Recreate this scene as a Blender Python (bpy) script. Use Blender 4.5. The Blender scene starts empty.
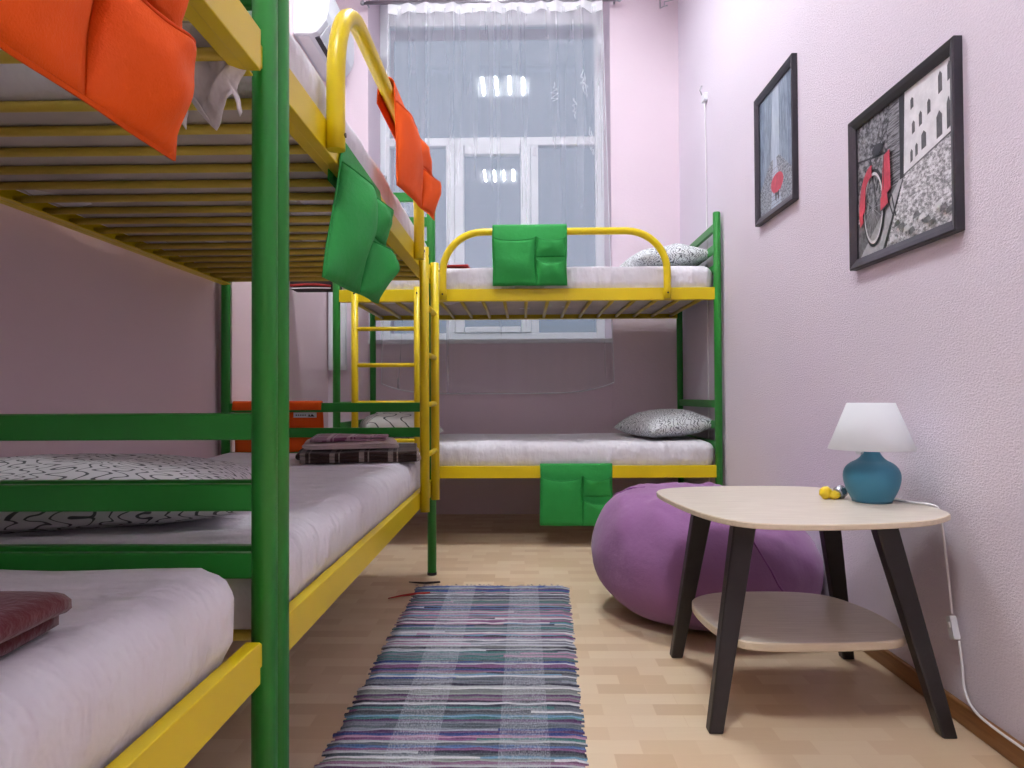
import bpy, bmesh, math, random
from mathutils import Vector, Matrix, noise

random.seed(7)
scene = bpy.context.scene
C = scene.collection

# ------------------------------------------------------------------ camera, world, exposure
cam_data = bpy.data.cameras.new('camera')
cam = bpy.data.objects.new('camera', cam_data)
C.objects.link(cam)
cam_data.sensor_fit = 'HORIZONTAL'
cam_data.sensor_width = 36.0
cam_data.lens = 721.25 * 36.0 / 1024.0
cam_data.clip_start = 0.02
RIGHT = Vector((0.99985438, 0.01628576, -0.00509924))
UP = Vector((0.00537468, -0.01691411, 0.9998425))
FWD = Vector((-0.01619695, 0.99972431, 0.01699918))
cam.matrix_world = Matrix(((RIGHT.x, UP.x, -FWD.x, 0.0),
                           (RIGHT.y, UP.y, -FWD.y, 0.0),
                           (RIGHT.z, UP.z, -FWD.z, 0.7614),
                           (0, 0, 0, 1)))
scene.camera = cam

world = bpy.data.worlds.new('dusk')
scene.world = world
world.use_nodes = True
world.node_tree.nodes['Background'].inputs[0].default_value = (0.50, 0.60, 0.78, 1)
world.node_tree.nodes['Background'].inputs[1].default_value = 0.30

scene.view_settings.view_transform = 'Standard'
scene.view_settings.look = 'None'
scene.view_settings.exposure = 0.95
scene.view_settings.gamma = 1.0
scene.view_settings.use_curve_mapping = False
TUBE_STRENGTH = 150.0
CEIL = 3.92


# ------------------------------------------------------------------ materials
def srgb(r, g, b):
    def f(c):
        c /= 255.0
        return c / 12.92 if c <= 0.04045 else ((c + 0.055) / 1.055) ** 2.4
    return (f(r), f(g), f(b), 1.0)


class NT:
    """small node-tree helper"""
    def __init__(self, name):
        self.m = bpy.data.materials.new(name)
        self.m.use_nodes = True
        self.t = self.m.node_tree
        self.n = self.t.nodes
        self.bsdf = self.n['Principled BSDF']
        self.out = self.n['Material Output']

    def node(self, kind, **kw):
        nd = self.n.new(kind)
        for k, v in kw.items():
            if k.startswith('i_'):
                key = k[2:]
                key = int(key) if key.isdigit() else key.replace('_', ' ')
                nd.inputs[key].default_value = v
            else:
                setattr(nd, k, v)
        return nd

    def link(self, a, b):
        self.t.links.new(a, b)

    def coord(self, which='Object', scale=(1, 1, 1), rot=(0, 0, 0)):
        tc = self.node('ShaderNodeTexCoord')
        mp = self.node('ShaderNodeMapping')
        mp.inputs['Scale'].default_value = scale
        mp.inputs['Rotation'].default_value = rot
        self.link(tc.outputs[which], mp.inputs['Vector'])
        return mp.outputs['Vector']

    def noise(self, vec, scale, detail=3.0, rough=0.5):
        nd = self.node('ShaderNodeTexNoise')
        nd.inputs['Scale'].default_value = scale
        nd.inputs['Detail'].default_value = detail
        nd.inputs['Roughness'].default_value = rough
        self.link(vec, nd.inputs['Vector'])
        return nd

    def ramp(self, fac, stops, interp='LINEAR'):
        nd = self.node('ShaderNodeValToRGB')
        nd.color_ramp.interpolation = interp
        e = nd.color_ramp.elements
        while len(e) < len(stops):
            e.new(0.5)
        for el, (p, c) in zip(e, stops):
            el.position = p
            el.color = c
        self.link(fac, nd.inputs['Fac'])
        return nd.outputs['Color']

    def math(self, op, a, b=None, clamp=False):
        nd = self.node('ShaderNodeMath', operation=op)
        nd.use_clamp = clamp
        for i, v in enumerate((a, b)):
            if v is None:
                continue
            if isinstance(v, (int, float)):
                nd.inputs[i].default_value = v
            else:
                self.link(v, nd.inputs[i])
        return nd.outputs[0]

    def mix(self, fac, a, b):
        nd = self.node('ShaderNodeMix', data_type='RGBA')
        for sock, v in ((nd.inputs[0], fac), (nd.inputs[6], a), (nd.inputs[7], b)):
            if isinstance(v, (int, float, tuple)):
                sock.default_value = v
            else:
                self.link(v, sock)
        return nd.outputs[2]

    def bump(self, height, strength=0.3, dist=0.01, normal=None):
        nd = self.node('ShaderNodeBump')
        nd.inputs['Strength'].default_value = strength
        nd.inputs['Distance'].default_value = dist
        self.link(height, nd.inputs['Height'])
        if normal is not None:
            self.link(normal, nd.inputs['Normal'])
        self.link(nd.outputs[0], self.bsdf.inputs['Normal'])
        return nd.outputs[0]

    def set(self, rough=None, color=None, spec=None, coat=None, metal=None, sheen=None):
        b = self.bsdf.inputs
        if rough is not None: b['Roughness'].default_value = rough
        if color is not None:
            if isinstance(color, tuple): b['Base Color'].default_value = color
            else: self.link(color, b['Base Color'])
        if spec is not None: b['Specular IOR Level'].default_value = spec
        if coat is not None: b['Coat Weight'].default_value = coat
        if metal is not None: b['Metallic'].default_value = metal
        if sheen is not None: b['Sheen Weight'].default_value = sheen


def plain(name, col, rough=0.5, var=0.06, nscale=8.0, spec=0.5, metal=0.0, bump=0.0, bscale=60.0, coat=0.0):
    t = NT(name)
    v = t.coord()
    n = t.noise(v, nscale)
    lo = tuple(c * (1 - var) for c in col[:3]) + (1,)
    hi = tuple(min(1, c * (1 + var)) for c in col[:3]) + (1,)
    t.set(rough=rough, color=t.ramp(n.outputs['Fac'], [(0.3, lo), (0.7, hi)]), spec=spec, metal=metal, coat=coat)
    if bump:
        n2 = t.noise(v, bscale, 4)
        t.bump(n2.outputs['Fac'], bump, 0.004)
    return t.m


def wallpaper(name, col, bump_strength, scale=130.0):
    t = NT(name)
    v = t.coord('Object', (1, 1, 1.5))
    big = t.noise(v, 0.9, 2)
    lo = tuple(c * 0.97 for c in col[:3]) + (1,)
    hi = tuple(min(1, c * 1.02) for c in col[:3]) + (1,)
    t.set(rough=0.62, color=t.ramp(big.outputs['Fac'], [(0.3, lo), (0.7, hi)]), spec=0.25)
    vv = t.coord('Object', (1, 1, 1.9))
    n = t.noise(vv, scale, 5, 0.62)
    h = t.ramp(n.outputs['Fac'], [(0.40, (0, 0, 0, 1)), (0.66, (1, 1, 1, 1))])
    t.bump(h, bump_strength, 0.004)
    return t.m


M = {}
M['wall_right'] = wallpaper('embossed_wallpaper', srgb(228, 219, 231), 0.42, 120.0)
M['wall_pink'] = wallpaper('pink_wall_paint', srgb(230, 213, 223), 0.12, 60.0)
M['wall_left'] = wallpaper('pink_smooth_wall', srgb(232, 207, 214), 0.06, 60.0)
M['ceiling'] = plain('ceiling_white', srgb(235, 235, 235), 0.8, 0.02)
M['green_paint'] = plain('green_enamel', srgb(36, 136, 48), 0.34, 0.05, 5, 0.45)
M['yellow_paint'] = plain('yellow_enamel', srgb(222, 196, 10), 0.34, 0.05, 5, 0.45)
M['slat_paint'] = plain('slat_enamel', srgb(205, 182, 70), 0.4, 0.08, 12, 0.5)
M['white_plastic'] = plain('white_plastic', srgb(222, 225, 230), 0.35, 0.02)
M['white_frame'] = plain('white_pvc', srgb(232, 238, 242), 0.3, 0.02)
M['black_plastic'] = plain('black_plastic', srgb(22, 22, 24), 0.5, 0.1)
M['black_wood'] = plain('black_stained_wood', srgb(36, 32, 32), 0.42, 0.25, 20)
M['frame_black'] = plain('black_frame', srgb(44, 42, 50), 0.38, 0.1)
M['steel'] = plain('steel', srgb(170, 172, 178), 0.3, 0.05, metal=0.9)
M['cord'] = plain('white_cord', srgb(236, 234, 236), 0.45, 0.02)
M['lamp_teal'] = plain('teal_ceramic', srgb(62, 130, 156), 0.42, 0.04, 6, 0.4)
M['lamp_rim'] = plain('teal_ceramic_base', srgb(50, 105, 128), 0.4, 0.04)
M['bed_hardware'] = plain('dark_bolt', srgb(60, 55, 40), 0.4, 0.1, metal=0.6)
M['fixture_body'] = plain('fixture_enamel', srgb(235, 235, 235), 0.4, 0.02)
M['yellow_foil'] = plain('yellow_wrapper', srgb(240, 205, 40), 0.3, 0.12, 40)
M['silver_ball'] = plain('silver_ball', srgb(175, 178, 186), 0.25, 0.05, metal=0.8)
M['red_cloth'] = plain('red_cloth', srgb(170, 45, 40), 0.85, 0.15, 30)
M['black_cloth'] = plain('black_cloth', srgb(38, 28, 30), 0.8, 0.15, 30)
M['skirting'] = None


def wood(name, a, b, scale=(1.5, 14, 14), rough=0.4):
    t = NT(name)
    v = t.coord('Object', scale)
    n = t.noise(v, 5.0, 6, 0.6)
    t.set(rough=rough, color=t.ramp(n.outputs['Fac'], [(0.3, a), (0.72, b)]), spec=0.4)
    t.bump(n.outputs['Fac'], 0.05, 0.002)
    return t.m


M['table_wood'] = wood('bleached_oak', srgb(203, 192, 176), srgb(222, 213, 198), (2.0, 22, 22), 0.38)
M['table_edge'] = wood('bleached_oak_edge', srgb(214, 198, 172), srgb(228, 214, 190), (2, 22, 22), 0.4)
M['skirting'] = wood('brown_skirting_wood', srgb(120, 78, 40), srgb(158, 110, 62), (14, 1.5, 14), 0.4)


def floor_mat():
    t = NT('parquet_vinyl')
    v = t.coord('Object', (1, 1, 1))
    br = t.node('ShaderNodeTexBrick')
    br.offset = 0.5
    br.inputs['Scale'].default_value = 1.0
    br.inputs['Brick Width'].default_value = 0.125
    br.inputs['Row Height'].default_value = 0.062
    br.inputs['Mortar Size'].default_value = 0.0007
    br.inputs['Mortar Smooth'].default_value = 0.2
    br.inputs['Bias'].default_value = 0.0
    br.inputs['Color1'].default_value = (0, 0, 0, 1)
    br.inputs['Color2'].default_value = (1, 1, 1, 1)
    br.inputs['Mortar'].default_value = (0.35, 0.35, 0.35, 1)
    t.link(v, br.inputs['Vector'])
    tone = t.ramp(br.outputs['Color'], [(0.0, srgb(207, 178, 143)), (0.35, srgb(219, 193, 160)),
                                       (0.7, srgb(230, 210, 180)), (1.0, srgb(212, 184, 148))])
    g = t.noise(t.coord('Object', (3, 30, 1)), 4.0, 5, 0.6)
    col = t.mix(t.math('MULTIPLY', g.outputs['Fac'], 0.22), tone, srgb(186, 152, 114))
    big = t.noise(v, 1.3, 3)
    col = t.mix(t.math('MULTIPLY', big.outputs['Fac'], 0.16), col, srgb(230, 214, 190))
    t.set(rough=0.36, color=col, spec=0.4)
    t.bump(br.outputs['Fac'], 0.08, -0.001)
    return t.m


M['floor'] = floor_mat()


def sheet_mat(name, col):
    t = NT(name)
    w = t.noise(t.coord('Object', (1.0, 1.0, 0.8)), 5.5, 5, 0.55)
    w2 = t.noise(t.coord('Object', (2.6, 0.8, 0.9), (0.3, 0.2, 0.7)), 5.0, 3, 0.5)
    h = t.math('ADD', w.outputs['Fac'], w2.outputs['Fac'])
    t.set(rough=0.75, color=col, spec=0.2, sheen=0.15)
    t.bump(h, 0.85, 0.038)
    return t.m


M['sheet'] = sheet_mat('white_sheet', srgb(226, 224, 230))
M['mattress_under'] = plain('mattress_ticking', srgb(196, 188, 182), 0.85, 0.08, 6, 0.1, bump=0.2, bscale=20)


def squiggle_mat(name, scale, line, base, ink):
    t = NT(name)
    v = t.coord('Object')
    dn = t.noise(v, scale * 0.42, 1.0)
    mixv = t.node('ShaderNodeMix', data_type='VECTOR')
    t.link(v, mixv.inputs[4])
    t.link(dn.outputs['Color'], mixv.inputs[5])
    mixv.inputs[0].default_value = 0.06
    # rows of wavering worm-like lines
    sp = t.node('ShaderNodeSeparateXYZ')
    t.link(mixv.outputs[1], sp.inputs[0])
    wob = t.math('MULTIPLY', t.math('SINE', t.math('MULTIPLY', sp.outputs[1], scale * 6.0)), 0.36)
    r = t.math('FRACT', t.math('ADD', t.math('MULTIPLY', sp.outputs[0], scale), wob))
    d = t.math('ABSOLUTE', t.math('SUBTRACT', r, 0.5))
    col = t.ramp(d, [(line, ink), (line * 1.5, base)])
    t.set(rough=0.8, color=col, spec=0.15)
    w = t.noise(v, 9.0, 4)
    t.bump(w.outputs['Fac'], 0.35, 0.015)
    return t.m


M['pillow_squiggle'] = squiggle_mat('squiggle_cotton', 32.0, 0.075, srgb(206, 203, 206), srgb(84, 84, 88))
M['pillow_small'] = squiggle_mat('curly_cotton', 52.0, 0.12, srgb(226, 230, 232), srgb(120, 126, 130))
M['stripe_cloth'] = squiggle_mat('line_print_cotton', 12.0, 0.04, srgb(214, 216, 212), srgb(60, 66, 66))


def fabric(name, col, weave=500.0, fold=0.35, rough=0.85, fscale=7.0, sheen=0.2):
    t = NT(name)
    v = t.coord()
    n = t.noise(v, 5.0, 4)
    lo = tuple(c * 0.92 for c in col[:3]) + (1,)
    hi = tuple(min(1, c * 1.06) for c in col[:3]) + (1,)
    t.set(rough=rough, color=t.ramp(n.outputs['Fac'], [(0.3, lo), (0.7, hi)]), spec=0.2, sheen=sheen)
    f = t.noise(v, fscale, 5, 0.55)
    w = t.noise(v, weave, 2)
    h = t.math('ADD', f.outputs['Fac'], t.math('MULTIPLY', w.outputs['Fac'], 0.06))
    t.bump(h, fold, 0.02)
    return t.m


M['orange_cloth'] = fabric('orange_nylon', srgb(238, 92, 20), fold=0.5, rough=0.62, sheen=0.0)
M['green_cloth'] = fabric('green_nylon', srgb(42, 146, 66), fold=0.6, rough=0.62, sheen=0.0)
M['green_trim'] = fabric('green_binding', srgb(36, 128, 58), fold=0.1, sheen=0.0)
M['orange_trim'] = fabric('orange_binding', srgb(215, 72, 24), fold=0.1, sheen=0.0)
M['bean_purple'] = fabric('purple_canvas', srgb(152, 106, 154), 420.0, 0.55, 0.9, 5.0)
M['bean_seam'] = fabric('purple_piping', srgb(144, 88, 148), 420.0, 0.2)


def plaid_mat(name, base, mid, light, s):
    t = NT(name)
    tc = t.node('ShaderNodeTexCoord')
    sp = t.node('ShaderNodeSeparateXYZ')
    t.link(tc.outputs['Object'], sp.inputs[0])
    def band(axis, per, width, off=0.0):
        x = t.math('FRACT', t.math('ADD', t.math('MULTIPLY', sp.outputs[axis], 1.0 / per), off))
        return t.math('LESS_THAN', x, width)
    b1 = t.math('MAXIMUM', band(0, s, 0.18), band(0, s, 0.05, 0.70))
    b2 = t.math('MAXIMUM', band(1, s, 0.18), band(1, s, 0.05, 0.70))
    m1 = t.math('MULTIPLY', b1, 0.6)
    m2 = t.math('MULTIPLY', b2, 0.6)
    c = t.mix(m1, base, light)
    c = t.mix(m2, c, mid)
    n = t.noise(tc.outputs['Object'], 120.0, 3)
    c = t.mix(t.math('MULTIPLY', n.outputs['Fac'], 0.3), c, base)
    t.set(rough=0.95, color=c, spec=0.1, sheen=0.3)
    t.bump(n.outputs['Fac'], 0.5, 0.004)
    return t.m


M['plaid_brown'] = plaid_mat('brown_plaid_wool', srgb(58, 42, 38), srgb(110, 90, 84), srgb(196, 182, 174), 0.10)
M['plaid_maroon'] = plaid_mat('maroon_plaid_wool', srgb(92, 34, 40), srgb(84, 80, 88), srgb(150, 88, 52), 0.30)
M['towel_pink'] = plaid_mat('plum_striped_towel', srgb(122, 70, 98), srgb(200, 168, 182), srgb(214, 190, 200), 0.07)
M['towel_grey'] = plain('grey_linen', srgb(188, 172, 170), 0.9, 0.06, 9, 0.1, bump=0.3, bscale=80)


def rug_mat():
    t = NT('rag_weave')
    tc = t.node('ShaderNodeTexCoord')
    sp = t.node('ShaderNodeSeparateXYZ')
    t.link(tc.outputs['Object'], sp.inputs[0])
    row = t.math('FLOOR', t.math('MULTIPLY', sp.outputs[1], 1.0 / 0.0115))
    wn0 = t.node('ShaderNodeTexWhiteNoise', noise_dimensions='1D')
    t.link(row, wn0.inputs['W'])
    # each rag changes colour somewhere along its row
    seg = t.math('GREATER_THAN', sp.outputs[0], t.math('SUBTRACT', t.math('MULTIPLY', wn0.outputs['Value'], 1.5), 0.75))
    key = t.math('ADD', t.math('MULTIPLY', row, 3.17), t.math('MULTIPLY', seg, 1.31))
    wn = t.node('ShaderNodeTexWhiteNoise', noise_dimensions='1D')
    t.link(key, wn.inputs['W'])
    pal = [(58, 58, 72), (196, 198, 206), (104, 108, 116), (46, 44, 60), (150, 156, 166), (128, 84, 122), (206, 206, 210), (84, 112, 156),
           (122, 126, 124), (178, 136, 160), (60, 60, 66), (110, 150, 176), (176, 180, 182), (52, 70, 128), (140, 104, 130),
           (88, 98, 104), (214, 212, 212), (70, 120, 116), (56, 50, 64), (120, 122, 132), (150, 158, 150), (92, 62, 100)]
    stops = [(i / len(pal), srgb(*c)) for i, c in enumerate(pal)]
    col = t.ramp(wn.outputs['Value'], stops, 'CONSTANT')
    # pale warp bands
    def band(a, b):
        return t.math('MULTIPLY', t.math('GREATER_THAN', sp.outputs[0], a), t.math('LESS_THAN', sp.outputs[0], b))
    w = t.math('ADD', band(-0.165, -0.06), band(0.075, 0.185))
    tick = t.node('ShaderNodeTexNoise')
    mp = t.coord('Object', (420, 200, 1))
    t.link(mp, tick.inputs['Vector'])
    tick.inputs['Scale'].default_value = 1.0
    tk = t.math('GREATER_THAN', tick.outputs['Fac'], 0.52)
    f = t.math('ADD', t.math('MULTIPLY', t.math('MULTIPLY', w, tk), 0.22), t.math('ADD', t.math('MULTIPLY', w, 0.14), t.math('MULTIPLY', tk, 0.10)))
    col = t.mix(f, col, srgb(196, 198, 206))
    n = t.noise(tc.outputs['Object'], 160.0, 3)
    col = t.mix(t.math('MULTIPLY', n.outputs['Fac'], 0.3), col, srgb(70, 68, 80))
    t.set(rough=0.95, color=col, spec=0.1)
    t.bump(n.outputs['Fac'], 0.6, 0.004)
    return t.m


M['rug'] = rug_mat()


def tulle_mat():
    t = NT('sheer_tulle')
    tr = t.node('ShaderNodeBsdfTransparent')
    df = t.node('ShaderNodeBsdfDiffuse')
    df.inputs['Color'].default_value = (0.86, 0.89, 0.93, 1)
    tl = t.node('ShaderNodeBsdfTranslucent')
    tl.inputs['Color'].default_value = (0.86, 0.89, 0.93, 1)
    m1 = t.node('ShaderNodeMixShader')
    m1.inputs[0].default_value = 0.35
    t.link(df.outputs[0], m1.inputs[1]); t.link(tl.outputs[0], m1.inputs[2])
    # the net reads denser where it turns edge-on in a fold
    lw = t.node('ShaderNodeLayerWeight')
    lw.inputs['Blend'].default_value = 0.35
    n = t.noise(t.coord('Object', (9, 1, 0.25)), 2.0, 3)
    a = t.math('ADD', t.math('MULTIPLY', lw.outputs['Facing'], 0.26), t.math('MULTIPLY', n.outputs['Fac'], 0.08))
    a = t.math('ADD', a, 0.21, clamp=True)
    m2 = t.node('ShaderNodeMixShader')
    t.link(a, m2.inputs[0])
    t.link(tr.outputs[0], m2.inputs[1]); t.link(m1.outputs[0], m2.inputs[2])
    t.link(m2.outputs[0], t.out.inputs['Surface'])
    return t.m


M['tulle'] = tulle_mat()
M['tulle_tape'] = plain('curtain_tape', srgb(236, 238, 242), 0.8, 0.03)


def glass_mat():
    t = NT('window_glass')
    tr = t.node('ShaderNodeBsdfTransparent')
    tr.inputs['Color'].default_value = (0.80, 0.85, 0.90, 1)
    gl = t.node('ShaderNodeBsdfGlossy')
    gl.inputs['Roughness'].default_value = 0.008
    fr = t.node('ShaderNodeFresnel')
    fr.inputs['IOR'].default_value = 1.9
    mx = t.node('ShaderNodeMixShader')
    t.link(fr.outputs[0], mx.inputs[0])
    t.link(tr.outputs[0], mx.inputs[1]); t.link(gl.outputs[0], mx.inputs[2])
    t.link(mx.outputs[0], t.out.inputs['Surface'])
    return t.m


M['glass'] = glass_mat()


def tube_mat(k):
    t = NT('fluorescent_tube')
    e = t.node('ShaderNodeEmission')
    e.inputs['Color'].default_value = (0.93, 0.97, 1.0, 1)
    e.inputs['Strength'].default_value = TUBE_STRENGTH * k
    t.link(e.outputs[0], t.out.inputs['Surface'])
    return t.m


M['tube'] = tube_mat(1.0)
M['tube_dimmed'] = tube_mat(0.85)  # window-side tubes set dimmer to even out the wall brightness


def shade_mat():
    t = NT('white_lamp_shade')
    df = t.node('ShaderNodeBsdfDiffuse'); df.inputs['Color'].default_value = srgb(248, 250, 252)
    tl = t.node('ShaderNodeBsdfTranslucent'); tl.inputs['Color'].default_value = srgb(248, 250, 252)
    mx = t.node('ShaderNodeMixShader'); mx.inputs[0].default_value = 0.45
    t.link(df.outputs[0], mx.inputs[1]); t.link(tl.outputs[0], mx.inputs[2])
    t.link(mx.outputs[0], t.out.inputs['Surface'])
    return t.m


M['lamp_shade'] = shade_mat()


def ink(name, a, b, scale=60.0, stretch=(1, 1, 1), rough=0.28, thr=(0.35, 0.65)):
    t = NT(name)
    v = t.coord('Object', stretch)
    n = t.noise(v, scale, 5, 0.65)
    t.set(rough=rough, color=t.ramp(n.outputs['Fac'], [(thr[0], a), (thr[1], b)]), spec=0.4)
    return t.m


g = lambda k: srgb(k, k, k + 3)
M['ink_black'] = ink('ink_black', g(24), g(44), 40)
M['ink_foliage'] = ink('ink_foliage', g(30), g(160), 70, thr=(0.42, 0.6))
M['ink_shutter'] = ink('ink_shutter', g(50), g(150), 40, (1, 0.5, 6), thr=(0.42, 0.58))
M['ink_facade'] = ink('ink_facade', g(214), g(240), 18)
M['ink_window'] = ink('ink_window', g(70), g(104), 40)
M['ink_cobble'] = ink('ink_cobble', g(120), g(232), 75, (1, 1, 1.8), thr=(0.40, 0.6))
M['ink_kerb'] = ink('ink_kerb', g(150), g(190), 40)
M['ink_path'] = ink('ink_path', g(70), g(130), 50)
M['ink_white'] = ink('ink_white', g(206), g(226), 30)
M['ink_red'] = ink('ink_red', srgb(176, 38, 58), srgb(206, 66, 84), 40)
M['ink_mist'] = ink('ink_mist', srgb(164, 178, 194), srgb(190, 202, 214), 30, (1, 2, 0.3))
M['ink_mist_dark'] = ink('ink_mist_dark', srgb(66, 80, 98), srgb(140, 158, 178), 40, (1, 3, 0.4))
M['ink_mist_mid'] = ink('ink_mist_mid', srgb(110, 126, 144), srgb(160, 176, 192), 40, (1, 3, 0.4))
M['ink_wet'] = ink('ink_wet', srgb(70, 74, 82), srgb(170, 178, 186), 90, (1, 1, 2.2), thr=(0.4, 0.6))


# ------------------------------------------------------------------ mesh helpers
class MB:
    """collects geometry, links it as one mesh object"""
    def __init__(self):
        self.v = []; self.f = []; self.mi = []; self.sm = []

    def add(self, verts, faces, mat=0, smooth=False):
        o = len(self.v)
        self.v += [tuple(p) for p in verts]
        for fc in faces:
            self.f.append(tuple(i + o for i in fc)); self.mi.append(mat); self.sm.append(smooth)
        return self

    def box(self, lo, hi, mat=0):
        (a, b, c), (d, e, f) = lo, hi
        return self.add([(a, b, c), (d, b, c), (d, e, c), (a, e, c), (a, b, f), (d, b, f), (d, e, f), (a, e, f)],
                        [(0, 3, 2, 1), (4, 5, 6, 7), (0, 1, 5, 4), (1, 2, 6, 5), (2, 3, 7, 6), (3, 0, 4, 7)], mat)

    def tube(self, pts, r, n=12, mat=0, closed=False, caps=True):
        pts = [Vector(p) for p in pts]
        k = len(pts)
        rr = r if isinstance(r, (list, tuple)) else [r] * k
        verts, faces = [], []
        up = None
        for i, p in enumerate(pts):
            if closed:
                t = pts[(i + 1) % k] - pts[i - 1]
            else:
                t = pts[min(i + 1, k - 1)] - pts[max(i - 1, 0)]
            t.normalize()
            if up is None:
                a = Vector((0, 0, 1)) if abs(t.z) < 0.9 else Vector((1, 0, 0))
                up = (a - t * a.dot(t)).normalized()
            else:
                up = (up - t * up.dot(t)).normalized()
            s = t.cross(up)
            for j in range(n):
                an = 2 * math.pi * j / n
                verts.append(p + (up * math.cos(an) + s * math.sin(an)) * rr[i])
        for i in range(k if closed else k - 1):
            for j in range(n):
                a = i * n + j; b = i * n + (j + 1) % n
                c = ((i + 1) % k) * n + (j + 1) % n; d = ((i + 1) % k) * n + j
                faces.append((a, b, c, d))
        self.add(verts, faces, mat, True)
        if caps and not closed:
            o = len(self.v) - len(verts)
            self.f.append(tuple(o + j for j in reversed(range(n)))); self.mi.append(mat); self.sm.append(False)
            self.f.append(tuple(o + (k - 1) * n + j for j in range(n))); self.mi.append(mat); self.sm.append(False)
        return self

    def lathe(self, prof, n=40, c=(0, 0, 0), mat=0, capb=False, capt=False):
        verts = []
        for r, z in prof:
            for j in range(n):
                a = 2 * math.pi * j / n
                verts.append((c[0] + r * math.cos(a), c[1] + r * math.sin(a), c[2] + z))
        faces = []
        for i in range(len(prof) - 1):
            for j in range(n):
                faces.append((i * n + j, i * n + (j + 1) % n, (i + 1) * n + (j + 1) % n, (i + 1) * n + j))
        self.add(verts, faces, mat, True)
        o = len(self.v) - len(verts)
        if capb:
            self.f.append(tuple(o + j for j in reversed(range(n)))); self.mi.append(mat); self.sm.append(False)
        if capt:
            self.f.append(tuple(o + (len(prof) - 1) * n + j for j in range(n))); self.mi.append(mat); self.sm.append(False)
        return self

    def grid(self, fn, nu, nv, mat=0, wrapu=False):
        verts = []
        for j in range(nv + 1):
            for i in range(nu + (0 if wrapu else 1)):
                verts.append(fn(i / nu, j / nv))
        w = nu if wrapu else nu + 1
        faces = []
        for j in range(nv):
            for i in range(nu):
                i2 = (i + 1) % w if wrapu else i + 1
                faces.append((j * w + i, j * w + i2, (j + 1) * w + i2, (j + 1) * w + i))
        return self.add(verts, faces, mat, True)

    def prism(self, outline, z0, z1, mat=0, side=None, bev=0.0):
        """outline (x, y) ccw, extruded z0..z1 with an optional small bevel"""
        n = len(outline)
        cx = sum(p[0] for p in outline) / n; cy = sum(p[1] for p in outline) / n
        def ring(z, inset):
            out = []
            for x, y in outline:
                d = Vector((cx - x, cy - y)); d.normalize()
                out.append((x + d.x * inset, y + d.y * inset, z))
            return out
        rings = [ring(z0, bev), ring(z0 + bev, 0), ring(z1 - bev, 0), ring(z1, bev)] if bev else [ring(z0, 0), ring(z1, 0)]
        verts = [p for r in rings for p in r]
        k = len(rings)
        sm = mat if side is None else side
        faces = []
        for i in range(k - 1):
            for j in range(n):
                faces.append((i * n + j, i * n + (j + 1) % n, (i + 1) * n + (j + 1) % n, (i + 1) * n + j))
        o = len(self.v)
        self.add(verts, faces, sm, False)
        self.f.append(tuple(o + j for j in reversed(range(n)))); self.mi.append(mat); self.sm.append(False)
        self.f.append(tuple(o + (k - 1) * n + j for j in range(n))); self.mi.append(mat); self.sm.append(False)
        return self

    def build(self, name, mats, parent=None, loc=(0, 0, 0), rotz=0.0, bevel=0.0, solid=0.0, subsurf=0):
        me = bpy.data.meshes.new(name)
        me.from_pydata(self.v, [], self.f)
        if not isinstance(mats, (list, tuple)):
            mats = [mats]
        for m in mats:
            me.materials.append(m)
        me.polygons.foreach_set('material_index', self.mi)
        me.polygons.foreach_set('use_smooth', self.sm)
        me.update()
        o = bpy.data.objects.new(name, me)
        C.objects.link(o)
        o.location = loc
        o.rotation_euler = (0, 0, rotz)
        if parent is not None:
            o.parent = parent
        if solid:
            s = o.modifiers.new('solid', 'SOLIDIFY'); s.thickness = solid; s.offset = 0
        if bevel:
            b = o.modifiers.new('bevel', 'BEVEL'); b.width = bevel; b.segments = 2; b.limit_method = 'ANGLE'
        if subsurf:
            s = o.modifiers.new('sub', 'SUBSURF'); s.levels = subsurf; s.render_levels = subsurf
        return o


def thing(name, label, cat, loc=(0, 0, 0), rotz=0.0, group=None):
    o = bpy.data.objects.new(name, None)
    C.objects.link(o)
    o.empty_display_size = 0.1
    o.location = loc
    o.rotation_euler = (0, 0, rotz)
    return tag(o, label, cat, group)


def tag(o, label, cat, group=None):
    o['label'] = label
    o['category'] = cat
    if group:
        o['group'] = group
    return o


def struct(o, label=None):
    o['kind'] = 'structure'
    if label:
        o['label'] = label
    return o


def smooth_closed(pts, sub=5):
    n = len(pts); out = []
    P = [Vector(p) for p in pts]
    for i in range(n):
        p0, p1, p2, p3 = P[i - 1], P[i], P[(i + 1) % n], P[(i + 2) % n]
        for k in range(sub):
            t = k / sub
            out.append(tuple(0.5 * ((2 * p1) + (p2 - p0) * t + (2 * p0 - 5 * p1 + 4 * p2 - p3) * t * t + (3 * p1 - p0 - 3 * p2 + p3) * t ** 3)))
    return out


def smooth_open(pts, sub=6):
    P = [Vector(p) for p in pts]
    P = [P[0] * 2 - P[1]] + P + [P[-1] * 2 - P[-2]]
    out = []
    for i in range(1, len(P) - 2):
        p0, p1, p2, p3 = P[i - 1], P[i], P[i + 1], P[i + 2]
        for k in range(sub):
            t = k / sub
            out.append(0.5 * ((2 * p1) + (p2 - p0) * t + (2 * p0 - 5 * p1 + 4 * p2 - p3) * t * t + (3 * p1 - p0 - 3 * p2 + p3) * t ** 3))
    out.append(P[-2])
    return out


def smooth_lathe(prof, sub=3):
    return [(p.x, p.y) for p in smooth_open([(r, z, 0) for r, z in prof], sub)]


def nz(x, y, z, s=1.0):
    return noise.noise(Vector((x * s, y * s, z * s)))


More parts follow.
